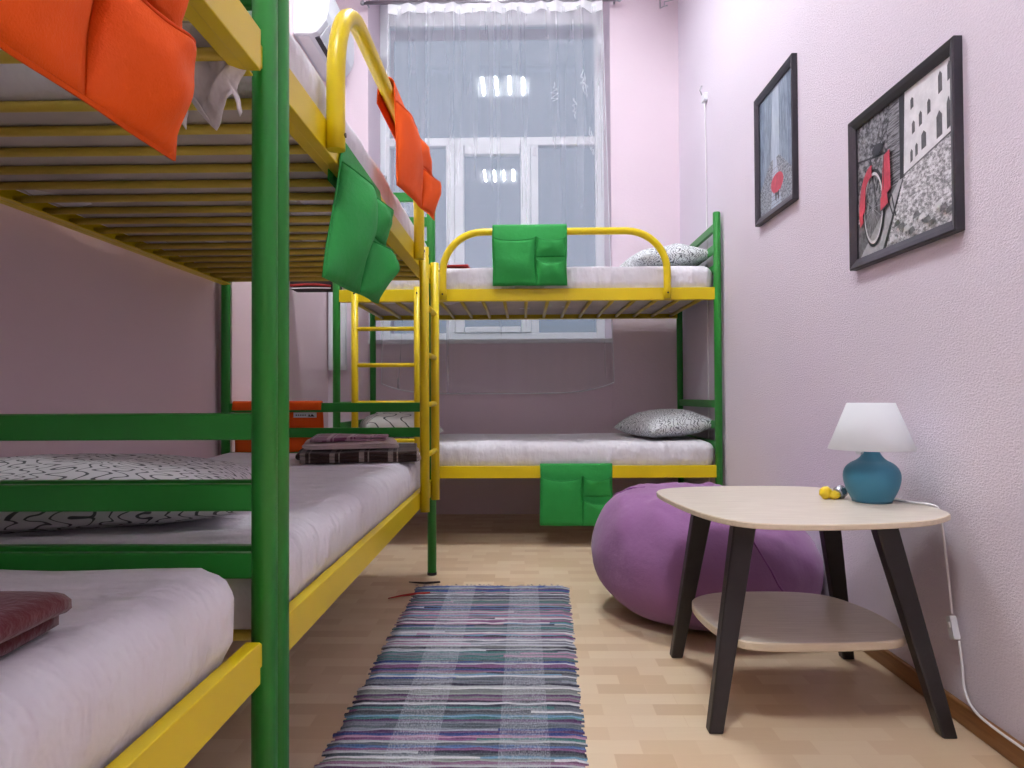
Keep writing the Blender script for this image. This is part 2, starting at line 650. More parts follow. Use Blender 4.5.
# ------------------------------------------------------------------ room shell
XR, XL, XL2, YB, YF, STEP = 1.0148, -1.325, -1.268, 4.66, -1.7, 3.112
WX0, WX1, WY = -1.005, 0.572, 5.08
struct(MB().box((-1.7, YF - 0.1, -0.08), (XR + 0.15, 5.6, 0.0)).build('floor', M['floor']))
struct(MB().box((-1.7, YF - 0.1, CEIL), (XR + 0.15, 5.6, CEIL + 0.1)).build('ceiling', M['ceiling']))
struct(MB().box((XR, YF - 0.1, 0), (XR + 0.15, 5.6, CEIL)).build('wall_right', M['wall_right']))
b = MB()
b.box((-1.7, YF - 0.1, 0), (XL, STEP, CEIL))
b.box((-1.7, STEP, 0), (XL2, 5.6, CEIL))
struct(b.build('wall_left', M['wall_left']))
struct(MB().box((XL, YF - 0.1, 0), (XR, YF, CEIL)).build('wall_front', M['wall_pink']))
b = MB()
b.box((XL2, YB, 0), (WX0, 5.6, CEIL))
b.box((WX1, YB, 0), (XR, 5.6, CEIL))
b.box((WX0, YB, 3.55), (WX1, 5.6, CEIL))
b.box((WX0, YB + 0.012, 0), (WX1, 5.6, 1.104))
struct(b.build('wall_back', M['wall_pink']))
# sill board
struct(MB().box((WX0, YB - 0.022, 1.104), (WX1, WY - 0.03, 1.131)).build('trim_1', M['white_frame'], bevel=0.004))
# skirting boards
struct(MB().prism([(XR - 0.015, YF), (XR, YF), (XR, YB), (XR - 0.015, YB)], 0.0, 0.05, bev=0.0).build('baseboard_right', M['skirting'], bevel=0.005))
struct(MB().box((XL, YF, 0), (XL + 0.015, STEP, 0.05)).build('baseboard_left', M['skirting'], bevel=0.005))

# window: white plastic frame of one wide upper light and three lower lights
win = bpy.data.objects.new('window_1', None); C.objects.link(win)
win.location = (0, 0, 0); struct(win)
b = MB()
y0, y1 = WY - 0.03, WY + 0.035
def bar(x0, x1, z0, z1, b=b, ya=y0, yb=y1):
    b.box((x0, ya, z0), (x1, yb, z1))
bar(WX0, -0.939, 1.131, 3.55); bar(0.512, WX1, 1.131, 3.55)
bar(-0.939, 0.512, 3.384, 3.55); bar(-0.939, 0.512, 2.529, 2.587); bar(-0.939, 0.512, 1.131, 1.206)
bar(-0.540, -0.480, 1.206, 2.529); bar(0.058, 0.110, 1.206, 2.529)
b.build('window_frame', M['white_frame'], win, bevel=0.004)
b = MB()
for (x0, x1, z0, z1) in ((-0.480, -0.411, 1.206, 2.529), (-0.017, 0.058, 1.206, 2.529), (-0.411, -0.017, 2.461, 2.529), (-0.411, -0.017, 1.206, 1.252)):
    b.box((x0 + 0.003, WY - 0.045, z0 + 0.003), (x1 - 0.003, WY + 0.02, z1 - 0.003))
sash = b.build('sash', M['white_frame'], win, bevel=0.004)
MB().box((0.011, WY - 0.065, 1.83), (0.031, WY - 0.045, 1.96)).box((0.014, WY - 0.085, 1.88), (0.028, WY - 0.06, 1.905)).build('handle', M['white_plastic'], sash, bevel=0.004)
for (x0, x1, z0, z1) in ((-0.939, 0.512, 2.587, 3.384), (-0.939, -0.540, 1.206, 2.529), (-0.411, -0.017, 1.252, 2.461), (0.110, 0.512, 1.206, 2.529)):
    MB().add([(x0, WY, z0), (x1, WY, z0), (x1, WY, z1), (x0, WY, z1)], [(0, 1, 2, 3)]).build('pane', M['glass'], win)
for s, (x, z) in enumerate(((-0.972, 2.29), (0.084, 2.48))):
    MB().box((x - 0.012, WY - 0.045, z - 0.03), (x + 0.012, WY - 0.03, z + 0.03)).build('hinge', M['black_plastic'] if s == 0 else M['white_plastic'], win, bevel=0.003)

# ------------------------------------------------------------------ ceiling lamps (four tubes each): the light of the room
def ceiling_light(x, y, label, tube):
    t = thing('ceiling_light', label, 'ceiling light', (x, y, CEIL), 0, 'four tube ceiling lights')
    b = MB()
    b.box((-0.30, -0.30, -0.012), (0.30, 0.30, 0.0))
    for s in (-1, 1):
        b.box((s * 0.30 - 0.012, -0.312, -0.085), (s * 0.30 + 0.012, 0.312, 0.0))
        b.box((-0.30, s * 0.30 - 0.012, -0.085), (0.30, s * 0.30 + 0.012, 0.0))
    b.build('housing', M['fixture_body'], t, bevel=0.003)
    for i in range(4):
        xx = -0.20 + 0.1333 * i
        MB().tube([(xx, -0.28, -0.05), (xx, 0.28, -0.05)], 0.014, 10).build('tube', M[tube], t)
    for i in range(5):  # added baffles, out of view: keep tube light off the upper side walls
        xx = -0.2667 + 0.1333 * i
        MB().box((xx - 0.002, -0.288, -0.098), (xx + 0.002, 0.288, -0.012)).build('added_baffle', M['fixture_body'], t)
    return t

ceiling_light(-0.19, 3.09, 'square white ceiling light with four tubes, nearer the window, mirrored in the upper glass', 'tube_dimmed')
ceiling_light(-0.33, 0.11, 'square white ceiling light with four tubes, farther from the window, mirrored in the lower glass', 'tube')

# ------------------------------------------------------------------ bunk beds
L, W, R = 1.94, 0.89, 0.019
LEVELS_ = ((0.3466, 0.4081), (1.2467, 1.3084))
END_RAILS = ((0.487, 0.526), (0.589, 0.630), (0.697, 0.737), (1.392, 1.431), (1.494, 1.535), (1.602, 1.642))


def make_bunk(label, mirrored, loc, rotz, short=0.0):
    t = thing('bunk_bed', label, 'bunk bed', loc, rotz, 'green and yellow metal bunk beds')
    mx = (lambda x: L - x) if mirrored else (lambda x: x)
    gp, yp = M['green_paint'], M['yellow_paint']
    for px in (0.0, L):
        for py in (0.0, W):
            b = MB()
            b.tube([(px, py, 0.004), (px, py, 1.686), (px, py, 1.692)], [R, R, R * 0.85], 20)
            p = b.build('post', gp, t)
            MB().tube([(px, py, 0.0), (px, py, 0.012)], R + 0.0015, 16).build('foot_cap', M['black_plastic'], p)
        for z0, z1 in END_RAILS:
            MB().box((px - 0.009, R * 0.7, z0), (px + 0.009, W - R * 0.7, z1)).build('end_rail', gp, t, bevel=0.003)
    for z0, z1 in LEVELS_:
        for py in (0.0, W):
            b = MB().box((R * 0.8, py - 0.011, z0 - short * 0.1), (L - R * 0.8 - short, py + 0.011, z1 - short * 0.1))
            if short:      # hook tongue that drops into the post
                b.box((L - R - short, py - 0.003, z0 + 0.012), (L - R * 0.7, py + 0.003, z1 - 0.014))
            s = 1 if py == 0 else -1
            ya, yb = sorted((py + s * 0.0105, py + s * 0.034))
            b.box((R, ya, z0 + 0.0008), (L - R, yb, z0 + 0.0045))
            b.build('side_rail', yp, t, bevel=0.0025)
        n = 17
        for i in range(n):
            x = 0.062 + i * (L - 0.124) / (n - 1)
            MB().tube([(x, 0.012, z0 + 0.015), (x, W - 0.012, z0 + 0.015)], 0.0095, 10).build('slat', M['slat_paint'], t)
    # arched guard rail on the upper bunk
    y = -0.011 - 0.017
    xa, xb, zt, rad = 0.548, 1.682, 1.594, 0.205
    pts = [(xa, y, 1.249), (xa, y, 1.30)]
    for i in range(0, 11):
        a = math.pi - i * (math.pi / 2) / 10
        pts.append((xa + rad + rad * math.cos(a), y, zt - rad + rad * math.sin(a)))
    for i in range(0, 11):
        a = math.pi / 2 - i * (math.pi / 2) / 10
        pts.append((xb - rad + rad * math.cos(a), y, zt - rad + rad * math.sin(a)))
    pts += [(xb, y, 1.30), (xb, y, 1.249)]
    pts = [(mx(p[0]), p[1], p[2]) for p in pts]
    gr = MB().tube(pts, 0.0185, 18).build('guard_rail', yp, t)
    for x in (xa, xb):
        MB().tube([(mx(x), y - 0.016, 1.278), (mx(x), y - 0.0205, 1.278)], 0.005, 8).build('bolt', M['bed_hardware'], gr)
    # ladder
    ld = None
    yl = -0.011 - 0.017
    for k, x in enumerate((0.100, 0.418)):
        st = MB().tube([(mx(x), yl, 0.335), (mx(x), yl, 1.318)], 0.0176, 16)
        if ld is None:
            ld = st.build('ladder', yp, t)
            MB().tube([(mx(x), yl - 0.014, 1.285), (mx(x), yl - 0.019, 1.285)], 0.005, 8).build('bolt', M['bed_hardware'], ld)
        else:
            st.build('stile', yp, ld)
            MB().tube([(mx(x), yl - 0.014, 1.285), (mx(x), yl - 0.019, 1.285)], 0.005, 8).build('bolt', M['bed_hardware'], ld)
    for z in (0.540, 0.732, 0.922, 1.106):
        MB().tube([(mx(0.108), yl, z), (mx(0.410), yl, z)], 0.0105, 12).build('rung', yp, ld)
    return t


XA, Z1, ZN = -0.3963, 1.1519, 1.0969
BX, BY = XR - 0.03 - L, 3.6675
make_bunk('green and yellow metal bunk bed across the room end, before the window', False, (BX, BY, 0), 0)
make_bunk('green and yellow metal bunk bed along the left wall, behind the near posts', True, (XA, Z1, 0), math.pi / 2)
make_bunk('green and yellow metal bunk bed at lower left, nearest, cut off by the left edge', False, (XA, ZN - L, 0), math.pi / 2, 0.03)


def bed_point(bed, x, y, z):
    if bed == 'back':
        return (BX + x, BY + y, z)
    if bed == 'mid':
        return (XA - y, Z1 + x, z)
    return (XA - y, ZN - L + x, z)


def rounded_block(lx, ly, lz, r, seed, amp=0.006, nx=60, ny=30, nzv=8, bulge=0.0):
    """mattress-like block from (0,0,0) to (lx,ly,lz) with rounded edges and soft lumps"""
    b = MB()
    def pos(x, y, z):
        q = Vector((min(max(x, r), lx - r), min(max(y, r), ly - r), min(max(z, r), lz - r)))
        d = Vector((x, y, z)) - q
        if d.length > 1e-9:
            d.normalize(); p = q + d * r
        else:
            p = Vector((x, y, z)); d = Vector((0, 0, 1))
        side = 1.0 - abs(d.z)
        k = amp * (nz(p.x * 3 + seed, p.y * 3, p.z * 2) + 0.5 * nz(p.x * 9, p.y * 9 + seed, p.z * 3))
        k += side * amp * 0.6 * nz(p.x * 11 + seed + p.z * 9, p.y * 11, p.z * 3)
        k += side * bulge * min(1.0, max(0.0, (z - 0.036) / 0.02)) * min(1.0, (lz - z) / 0.03)
        if z < r * 0.6:
            k *= 0.2
        return p + d * k
    def face(fn, nu, nv):
        b.grid(lambda u, v: pos(*fn(u, v)), nu, nv)
    face(lambda u, v: (u * lx, v * ly, lz), nx, ny)
    face(lambda u, v: (u * lx, (1 - v) * ly, 0), nx, ny)
    face(lambda u, v: (u * lx, 0, v * lz), nx, nzv)
    face(lambda u, v: ((1 - u) * lx, ly, v * lz), nx, nzv)
    face(lambda u, v: (0, (1 - u) * ly, v * lz), ny, nzv)
    face(lambda u, v: (lx, u * ly, v * lz), ny, nzv)
    return b


def weld(o, d=0.0006):
    bm = bmesh.new(); bm.from_mesh(o.data)
    bmesh.ops.remove_doubles(bm, verts=bm.verts, dist=d)
    bmesh.ops.recalc_face_normals(bm, faces=bm.faces)
    bm.to_mesh(o.data); bm.free(); o.data.update()
    return o


def mattress(bed, level, label, x0, x1, seed):
    z0 = LEVELS_[level][0] + 0.0255
    hh = 0.155
    wd = W - 0.034
    p = bed_point(bed, x0, 0.016, z0)
    rot = 0 if bed == 'back' else math.pi / 2
    t = thing('mattress', label, 'mattress', p, rot, 'white sheeted mattresses on the bunks')
    sh = rounded_block(x1 - x0, wd, hh, 0.034, seed, 0.006, bulge=0.011).build('fitted_sheet', M['sheet'], t)
    weld(sh)
    MB().box((0.03, 0.03, -0.0005), (x1 - x0 - 0.03, wd - 0.03, 0.02)).build('mattress_core', M['mattress_under'], t, bevel=0.006)
    return t


mattress('back', 0, 'white sheeted mattress on the lower bunk in front of the window', 0.03, 1.915, 3)
mattress('back', 1, 'white sheeted mattress on the upper bunk in front of the window', 0.03, 1.915, 5)
mattress('mid', 0, 'white sheeted mattress on the lower bunk holding the folded blanket stack', 0.03, 1.905, 7)
mattress('mid', 1, 'white sheeted mattress on the upper left bunk, seen from below through slats', 0.03, 1.905, 9)
mattress('near', 0, 'white sheeted mattress in the lower left corner, under the maroon blanket', 0.03, 1.852, 11)
mt = mattress('near', 1, 'white sheeted mattress of the nearest upper bunk, behind the big orange organizer', 0.03, 1.845, 13)
# loose sheet corner hanging from that mattress
def corner_drop(u, v):
    saw = abs((u * 3.4 + 0.2) % 1.0 - 0.5) * 2
    drop = 0.125 + 0.05 * saw + 0.03 * nz(u * 9, 2, 1)
    fold = 0.020 * math.sin(u * 21 + 2.5 * v) + 0.022 * nz(u * 10, v * 5, 3) + 0.008 * nz(u * 26, v * 14, 6)
    return (1.80 + 0.060 * min(1.0, v * 3) + 0.5 * fold * (0.3 + v), 0.006 + 0.155 * u + 0.035 * nz(u * 4, v * 3, 7) * v, 0.06 - v * drop)
MB().grid(corner_drop, 60, 20).build('loose_sheet_corner', M['sheet'], mt, solid=0.0015)


# ------------------------------------------------------------------ pillows
def pillow(label, loc, rotz, lx, ly, h, mat, seed, tilt=(0, 0), group='patterned pillows'):
    b = MB()
    def surf(sgn):
        def fn(u, v):
            x = (u * 2 - 1); y = (v * 2 - 1)
            if sgn < 0: x = -x
            px = x * lx / 2 * (1 - 0.10 * (1 - abs(x)) * 0 - 0.07 * (1 - y * y) * abs(x) ** 3 * 0.6)
            py = y * ly / 2 * (1 - 0.09 * (1 - x * x) * abs(y) ** 3 * 0.6)
            th = max(0.0, (1 - abs(x) ** 2.6)) ** 0.55 * max(0.0, (1 - abs(y) ** 2.6)) ** 0.55
            wob = 1 + 0.16 * nz(x * 1.7 + seed, y * 1.7, sgn) + 0.06 * nz(x * 5, y * 5 + seed, sgn)
            up = (0.62 if sgn > 0 else 0.38)
            return (px, py, h * 0.38 + sgn * h * up * th * wob)
        return fn
    b.grid(surf(1), 36, 26); b.grid(surf(-1), 36, 26)
    o = b.build('pillow', mat, None, loc, rotz)
    weld(o, 0.001)
    o.rotation_euler = (tilt[0], tilt[1], rotz)
    return tag(o, label, 'pillow', group)


pillow('grey curl patterned pillow on the lower bunk by the right wall', (0.78, 4.03, 0.536), 0.22, 0.38, 0.60, 0.15, M['pillow_small'], 2, (0.0, -0.10))
pillow('grey curl patterned pillow on the upper bunk by the right wall', (0.77, 4.08, 1.437), 0.15, 0.42, 0.62, 0.15, M['pillow_small'], 4, (0.0, -0.10))
pillow('large squiggle patterned pillow behind the green end rails at left', (-0.93, 1.455, 0.518), 0.22, 0.74, 0.54, 0.122, M['pillow_squiggle'], 6, (0.03, 0.0))
b = pillow('crumpled white bedding with dark lines behind the far ladder', (-0.70, 4.02, 0.532), 0.3, 0.42, 0.50, 0.15, M['stripe_cloth'], 8, (0, 0.05), 'patterned pillows')


# ------------------------------------------------------------------ folded blankets and towels
def folded(name, label, cat, loc, rotz, lx, ly, layers, th, mat, seed, group=None):
    """serpentine fold: layers run in x, turns at the ends"""
    path = []
    r = th / 2
    for k in range(layers):
        z = th * (k + 0.5)
        xs = [(-lx / 2 + r * 1.2) + i * (lx - 2.4 * r) / 14 for i in range(15)]
        if k % 2: xs.reverse()
        path += [(x, z) for x in xs]
        if k < layers - 1:
            ex = xs[-1]; s = 1 if ex > 0 else -1
            for i in range(1, 5):
                a = -math.pi / 2 + i * math.pi / 5
                path.append((ex + s * r * 1.2 * math.cos(a), z + r + r * math.sin(a)))
    n = len(path)
    def fn(u, v):
        i = min(int(round(v * (n - 1))), n - 1)
        x, z = path[i]
        y = (u - 0.5) * ly
        edge = 1 - 0.25 * abs(2 * u - 1) ** 6
        k = z / (layers * th)
        return (x + 0.010 * nz(y * 5 + seed, z * 30, 1), y * (1 - 0.03 * nz(x * 6, z * 20, seed)) + 0.008 * nz(x * 7, z * 40, seed + 2),
                z * edge + 0.5 * th * (1 - edge) + k * 0.010 * nz(x * 6 + seed, y * 6, 2))
    o = MB().grid(fn, 20, n - 1).build(name, mat, None, loc, rotz, solid=th * 0.72)
    return tag(o, label, cat, group)


folded('folded_blanket', 'dark brown plaid folded blanket at the bottom of the stack on the bunk', 'blanket', (-0.61, 2.72, 0.530), 0.16, 0.42, 0.42, 3, 0.0155, M['plaid_brown'], 1)
folded('folded_towel', 'pale greyish folded sheet between the plaid blanket and the striped towel', 'towel', (-0.645, 2.69, 0.578), 0.22, 0.33, 0.34, 3, 0.0075, M['towel_grey'], 5)
folded('folded_towel', 'plum and pink striped folded towel topping the blanket stack', 'towel', (-0.65, 2.70, 0.602), 0.12, 0.27, 0.26, 2, 0.009, M['towel_pink'], 9)
folded('folded_blanket', 'maroon plaid folded blanket at the lower left edge of the picture', 'blanket', (-0.635, 0.565, 0.530), 0.06 + math.pi, 0.36, 0.30, 3, 0.0155, M['plaid_maroon'], 3)
folded('folded_blanket', 'red and black folded cloth at the left end of the upper bunk by the window', 'cloth', (-0.35, 3.80, 1.434), 0.0, 0.15, 0.16, 1, 0.012, M['red_cloth'], 3)


# ------------------------------------------------------------------ hanging pocket organizers
def organizer(label, loc, rotz, over, half, width, height, color, seed, sway=0.0, skew=0.0, fat=1.0, tag_label=False, twist=0.0, flap=0.085, name='hanging_organizer'):
    """local x along the rail (left to right as its front is seen), -y towards the viewer of the front, z up.
    over: height of the top of what it hangs on above local zero; half: its half thickness."""
    t = thing(name, label, 'organizer', loc, rotz, 'pocket organizers hung over the bed rails')
    mat = M[color + '_cloth']; trim = M[color + '_trim']
    g_ = half + 0.0025
    prof = [(g_ + 0.004, -flap), (g_ + 0.002, -0.4 * flap), (g_, 0.0)]
    for i in range(1, 8):
        a = i * math.pi / 8
        prof.append((g_ * math.cos(a), min(half, 0.02) * 0.9 * math.sin(a)))
    prof += [(-g_, 0.0), (-g_ - 0.001, -0.05)]
    for i in range(1, 13):
        prof.append((-g_ - 0.002, -0.05 - (height - 0.05) * i / 12))
    n = len(prof)
    def deform(x, y, z):
        d = min(1.0, max(0.0, -z / height)) if y < 0 else 0.0
        yy = y - sway * d * d - twist * (x / width + 0.5) * min(1.0, d * 1.8) - 0.006 * d * (1 + nz(x * 8 + seed, z * 6, 1)) - 0.010 * d * abs(nz(x * 5 + seed, z * 4, 5))
        return (x + skew * d + 0.003 * nz(z * 9, seed, x * 3), yy, z + 0.004 * d * nz(x * 10 + seed, 0, 3))
    def panel(u, v):
        k = v * (n - 1); i = min(int(k), n - 2); f = k - i
        y = prof[i][0] * (1 - f) + prof[i + 1][0] * f
        z = prof[i][1] * (1 - f) + prof[i + 1][1] * f
        return deform((u - 0.5) * width, y, z)
    MB().grid(panel, 26, n - 1).build('back_panel', mat, t, (0, 0, over), solid=0.0025)
    split = 0.59
    gap = 0.006
    def pocket(x0, x1, ztop, zbot, bulge, sd):
        def fn(u, v):
            x = x0 + (x1 - x0) * u
            z = ztop + (zbot - ztop) * v
            s = max(0.0, math.sin(math.pi * u)) ** 0.62
            out = bulge * s * (0.55 + 0.75 * math.sin(math.pi * min(1.0, 0.32 + v * 0.68)) ** 1.2) * (1 - v ** 7)
            out *= 1 + 0.35 * nz(u * 2.5 + sd, v * 2.5, seed)
            z -= 0.022 * s * (1 - v) ** 3
            p = deform(x, -g_ - 0.004, z)
            return (p[0], p[1] - out, p[2])
        pk = MB().grid(fn, 18, 14).build('pocket', mat, t, (0, 0, over), solid=0.002)
        MB().tube([fn(i / 18, 0.0) for i in range(19)], 0.0028, 6).build('pocket_binding', trim, pk)
    w2 = width / 2
    xs = -w2 + split * width
    zt = -height * 0.17
    pocket(-w2 + gap, xs - 0.002, zt, -height + 0.004, 0.020 * fat, 1)
    pocket(xs + 0.002, w2 - gap, zt, -height * 0.51, 0.018 * fat, 2)
    pocket(xs + 0.002, w2 - gap, -height * 0.56, -height + 0.004, 0.022 * fat, 3)
    if tag_label:
        lb = MB().box((0, 0, 0), (0.10, 0.0015, 0.022)).build('label', M['white_plastic'], t, (tag_label[0], tag_label[1], over + tag_label[2]))
        mk = MB()
        mk.prism([(0.008, 0.004), (0.020, 0.016), (0.026, 0.006), (0.033, 0.017), (0.036, 0.004)], 0.0, 0.0006)
        m_ = mk.build('label_mark', M['black_plastic'], lb, (0, 0.0019, 0)); m_.rotation_euler = (math.pi / 2, 0, 0)
        mk = MB()
        for i in range(5):
            mk.box((0.046 + i * 0.0095, 0.008, 0), (0.052 + i * 0.0095, 0.013, 0.0006))
        m_ = mk.build('label_print', M['frame_black'], lb, (0, 0.0019, 0)); m_.rotation_euler = (math.pi / 2, 0, 0)
    return t


organizer('green pocket organizer over the curved guard rail in front of the window', (0.033, BY - 0.028, 1.594), 0, 0.0185, 0.0185, 0.375, 0.298, 'green', 1)
organizer('green pocket organizer hung low over the bottom bunk rail near the floor', (0.262, BY, 0.4081), 0, 0.0, 0.011, 0.365, 0.30, 'green', 2)
organizer('green pocket organizer over the upper rail of the left bunk, beside the arch foot', (XA, 1.72, 1.3084), math.pi / 2, 0.0, 0.011, 0.40, 0.32, 'green', 3, sway=-0.01, skew=-0.17, fat=1.7, twist=0.03)
organizer('orange pocket organizer over the curved guard rail of the left bunk', (XA + 0.028, 2.13, 1.594), math.pi / 2, 0.0185, 0.0185, 0.39, 0.285, 'orange', 4, sway=0.0, skew=-0.02, fat=1.2, flap=0.055, twist=0.055)
organizer('large orange pocket organizer hanging at the top left corner', (XA, 0.618, 1.3084), math.pi / 2, 0.0, 0.011, 0.38, 0.295, 'orange', 5, sway=0.0, skew=-0.05, fat=1.5, twist=0.0)
organizer('orange pocket organizer hung over the green end rail behind the blanket stack', (-1.06, Z1 + L, 0.737), math.pi, 0.0, 0.009, 0.385, 0.215, 'orange', 6, fat=0.8, flap=0.030, tag_label=(-0.165, -0.0108, -0.063))

# ------------------------------------------------------------------ bean bag
def bean(u, v):
    a = u * 2 * math.pi
    th = v * math.pi
    c, s = math.cos(th), math.sin(th)
    e = lambda q, p: math.copysign(abs(q) ** p, q)
    r = e(s, 0.47 if c > 0 else 0.42)
    x = r * math.cos(a); y = r * math.sin(a); z = e(c, 0.66)
    k = 1 + 0.035 * nz(math.cos(a) * 1.3 + 2, math.sin(a) * 1.3, z * 1.2) + 0.020 * nz(math.cos(a) * 4, math.sin(a) * 4, z * 2 + 5) + 0.010 * nz(math.cos(a) * 9, math.sin(a) * 9, z * 3 + 1)
    hz = 0.220 * z
    if z > 0:
        hz -= 0.085 * math.exp(-((x - 0.35) ** 2 + (y + 0.35) ** 2) * 4)
        hz += 0.016 * nz(x * 4, y * 4, 4) * r + 0.020 * abs(nz(x * 7, y * 7, 8)) * r
    lean = 1.0 - 0.13 * max(0.0, z) - 0.10 * max(0.0, -z - 0.15) ** 1.5
    px = 0.385 * x * k * lean - 0.03 * z
    py = 0.40 * y * k * lean
    px = min(px, 0.384)
    return (px, py, max(0.0, hz + 0.212))
bb = thing('bean_bag', 'purple slumped bean bag on the floor behind the low table', 'bean bag', (0.628, 2.575, 0.0))
o = MB().grid(bean, 72, 40, wrapu=True).build('cover', M['bean_purple'], bb)
weld(o, 0.0008)
for k, au in enumerate((0.44, 0.80)):
    pts = []
    for i in range(3, 34):
        p = Vector(bean(au + 0.012 * math.sin(i * 0.35), i / 40.0)); c_ = Vector((0, 0, 0.22))
        pts.append(p + (p - c_).normalized() * 0.0005)
    MB().tube(pts, 0.0035, 6).build('seam', M['bean_seam'], bb)
# gathered flap on top
def flap(u, v):
    a = (u - 0.5) * 0.30
    return (a + 0.05, 0.14 - 0.03 * math.sin(u * 6) + 0.05 * v, 0.405 + 0.016 * math.sin(v * math.pi) + 0.010 * math.sin(u * 14) - 0.02 * abs(2 * u - 1) ** 2)
MB().grid(flap, 24, 8).build('top_flap', M['bean_purple'], bb, solid=0.006)

# ------------------------------------------------------------------ low table
tb = thing('side_table', 'low two tier table with pale rounded top and splayed black legs', 'table', (0.69, 1.885, 0.0))
TC = (0.69, 1.885)
top = smooth_closed([(.371, 2.03), (.40, 2.105), (.47, 2.148), (.56, 2.165), (.70, 2.172), (.82, 2.155), (.90, 2.10), (.955, 1.99), (.98, 1.88), (.985, 1.76),
                     (.972, 1.67), (.94, 1.625), (.87, 1.572), (.78, 1.542), (.67, 1.524), (.566, 1.524), (.49, 1.544), (.445, 1.59), (.415, 1.66), (.395, 1.75), (.378, 1.88)], 4)
top = [(x - TC[0], y - TC[1]) for x, y in top][::-1]
MB().prism(top, 0.477, 0.490, 0, 1, bev=0.002).build('tabletop', [M['table_wood'], M['table_edge']], tb)
shelf = smooth_closed([(.452, 1.97), (.48, 2.03), (.557, 2.075), (.70, 2.085), (.80, 2.07), (.86, 2.02), (.90, 1.90), (.905, 1.78), (.885, 1.70), (.83, 1.665), (.70, 1.65),
                       (.56, 1.65), (.49, 1.675), (.46, 1.76), (.447, 1.87)], 4)
shelf = [(x - TC[0], y - TC[1]) for x, y in shelf][::-1]
MB().prism(shelf, 0.180, 0.200, 0, 1, bev=0.003).build('shelf', [M['table_wood'], M['table_edge']], tb)
feet = ((.440, 2.125), (.428, 1.655), (.938, 1.635), (.930, 2.115))
for fx, fy in feet:
    dx, dy = fx - TC[0], fy - TC[1]
    tx, ty = dx * (0.62 if dx > 0 or dy < 0 else 0.74), dy * 0.62
    ang = math.atan2(dy, dx)
    b = MB()
    verts = []
    for (x, y, z, hw, hd) in ((dx, dy, 0.0, 0.0165, 0.017), (tx, ty, 0.477, 0.0275, 0.019)):
        for (a, c) in ((-1, -1), (1, -1), (1, 1), (-1, 1)):
            lx, ly = a * hw, c * hd
            rx, ry = (math.cos(0), math.sin(0))
            verts.append((x + lx, y + ly, z))
    b.add(verts, [(0, 3, 2, 1), (4, 5, 6, 7), (0, 1, 5, 4), (1, 2, 6, 5), (2, 3, 7, 6), (3, 0, 4, 7)])
    b.build('leg', M['black_wood'], tb, bevel=0.004)

# ------------------------------------------------------------------ table lamp with its cord
lp = thing('table_lamp', 'teal ceramic table lamp with white conical shade on the low table', 'lamp', (0.880, 1.845, 0.490))
MB().lathe(smooth_lathe([(0.042, 0.0), (0.046, 0.004), (0.054, 0.018), (0.0625, 0.038), (0.0668, 0.058), (0.066, 0.074), (0.060, 0.088), (0.049, 0.098),
            (0.036, 0.105), (0.027, 0.113), (0.021, 0.122), (0.0185, 0.128)]), 56, capb=True, capt=True).build('lamp_base', M['lamp_teal'], lp)
MB().lathe([(0.0425, 0.0), (0.0465, 0.001), (0.0475, 0.005), (0.0465, 0.006)], 48).build('foot_ring', M['lamp_rim'], lp)
MB().tube([(0, 0, 0.126), (0, 0, 0.165)], 0.014, 16).build('socket', M['white_plastic'], lp)
MB().lathe([(0.006, 0.165), (0.016, 0.172), (0.024, 0.192), (0.024, 0.205), (0.014, 0.224), (0.001, 0.228)], 20).build('bulb', M['white_plastic'], lp)
sh = MB().lathe([(0.1010, 0.133), (0.1018, 0.134), (0.056, 0.250), (0.055, 0.250), (0.1002, 0.134), (0.1010, 0.133)], 56).build('lamp_shade', M['lamp_shade'], lp)
b = MB()
for k in range(3):
    a = k * 2 * math.pi / 3
    b.tube([(0.014 * math.cos(a), 0.014 * math.sin(a), 0.162), (0.090 * math.cos(a), 0.090 * math.sin(a), 0.158)], 0.0018, 6)
b.build('shade_spider', M['steel'], sh)
MB().tube([(-0.035, -0.02, 0.128), (-0.047, -0.03, 0.128)], 0.007, 10).build('lamp_switch', M['white_plastic'], lp)
def lpt(x, y, z): return (x - 0.880, y - 1.845, z - 0.490)
cp = [lpt(*p) for p in ((0.915, 1.86, 0.4935), (0.94, 1.85, 0.4935), (0.965, 1.80, 0.4935), (0.985, 1.765, 0.4935), (0.9955, 1.752, 0.482), (0.998, 1.742, 0.43), (0.998, 1.724, 0.33), (0.998, 1.711, 0.247))]
cd = MB().tube(smooth_open(cp), 0.0030, 8).build('cord', M['cord'], lp)
cp = [lpt(*p) for p in ((0.998, 1.685, 0.194), (0.999, 1.676, 0.14), (0.998, 1.668, 0.092), (0.995, 1.64, 0.066), (0.993, 1.599, 0.056), (0.992, 1.54, 0.0535), (0.992, 1.47, 0.0535), (0.992, 1.25, 0.0535), (0.992, 0.95, 0.0535))]
MB().tube(smooth_open(cp), 0.0030, 8).build('cord', M['cord'], lp)
sw = MB().prism([(-0.009, -0.026), (0.009, -0.026), (0.010, -0.020), (0.010, 0.020), (0.009, 0.026), (-0.009, 0.026), (-0.010, 0.020), (-0.010, -0.020)], 0, 0.015, bev=0.002).build('cord_switch', M['white_plastic'], lp)
sw.location = lpt(1.000, 1.698, 0.220); sw.rotation_euler = (math.radians(90), 0, math.radians(-90))
sw.rotation_euler = Matrix(((0, 0, -1), (-1, 0, 0), (0, 1, 0))).to_euler()
sw.rotation_euler.rotate_axis('Z', 0.35)
MB().box((-0.004, 0.000, 0.013), (0.004, 0.012, 0.018)).build('rocker', M['cord'], sw)

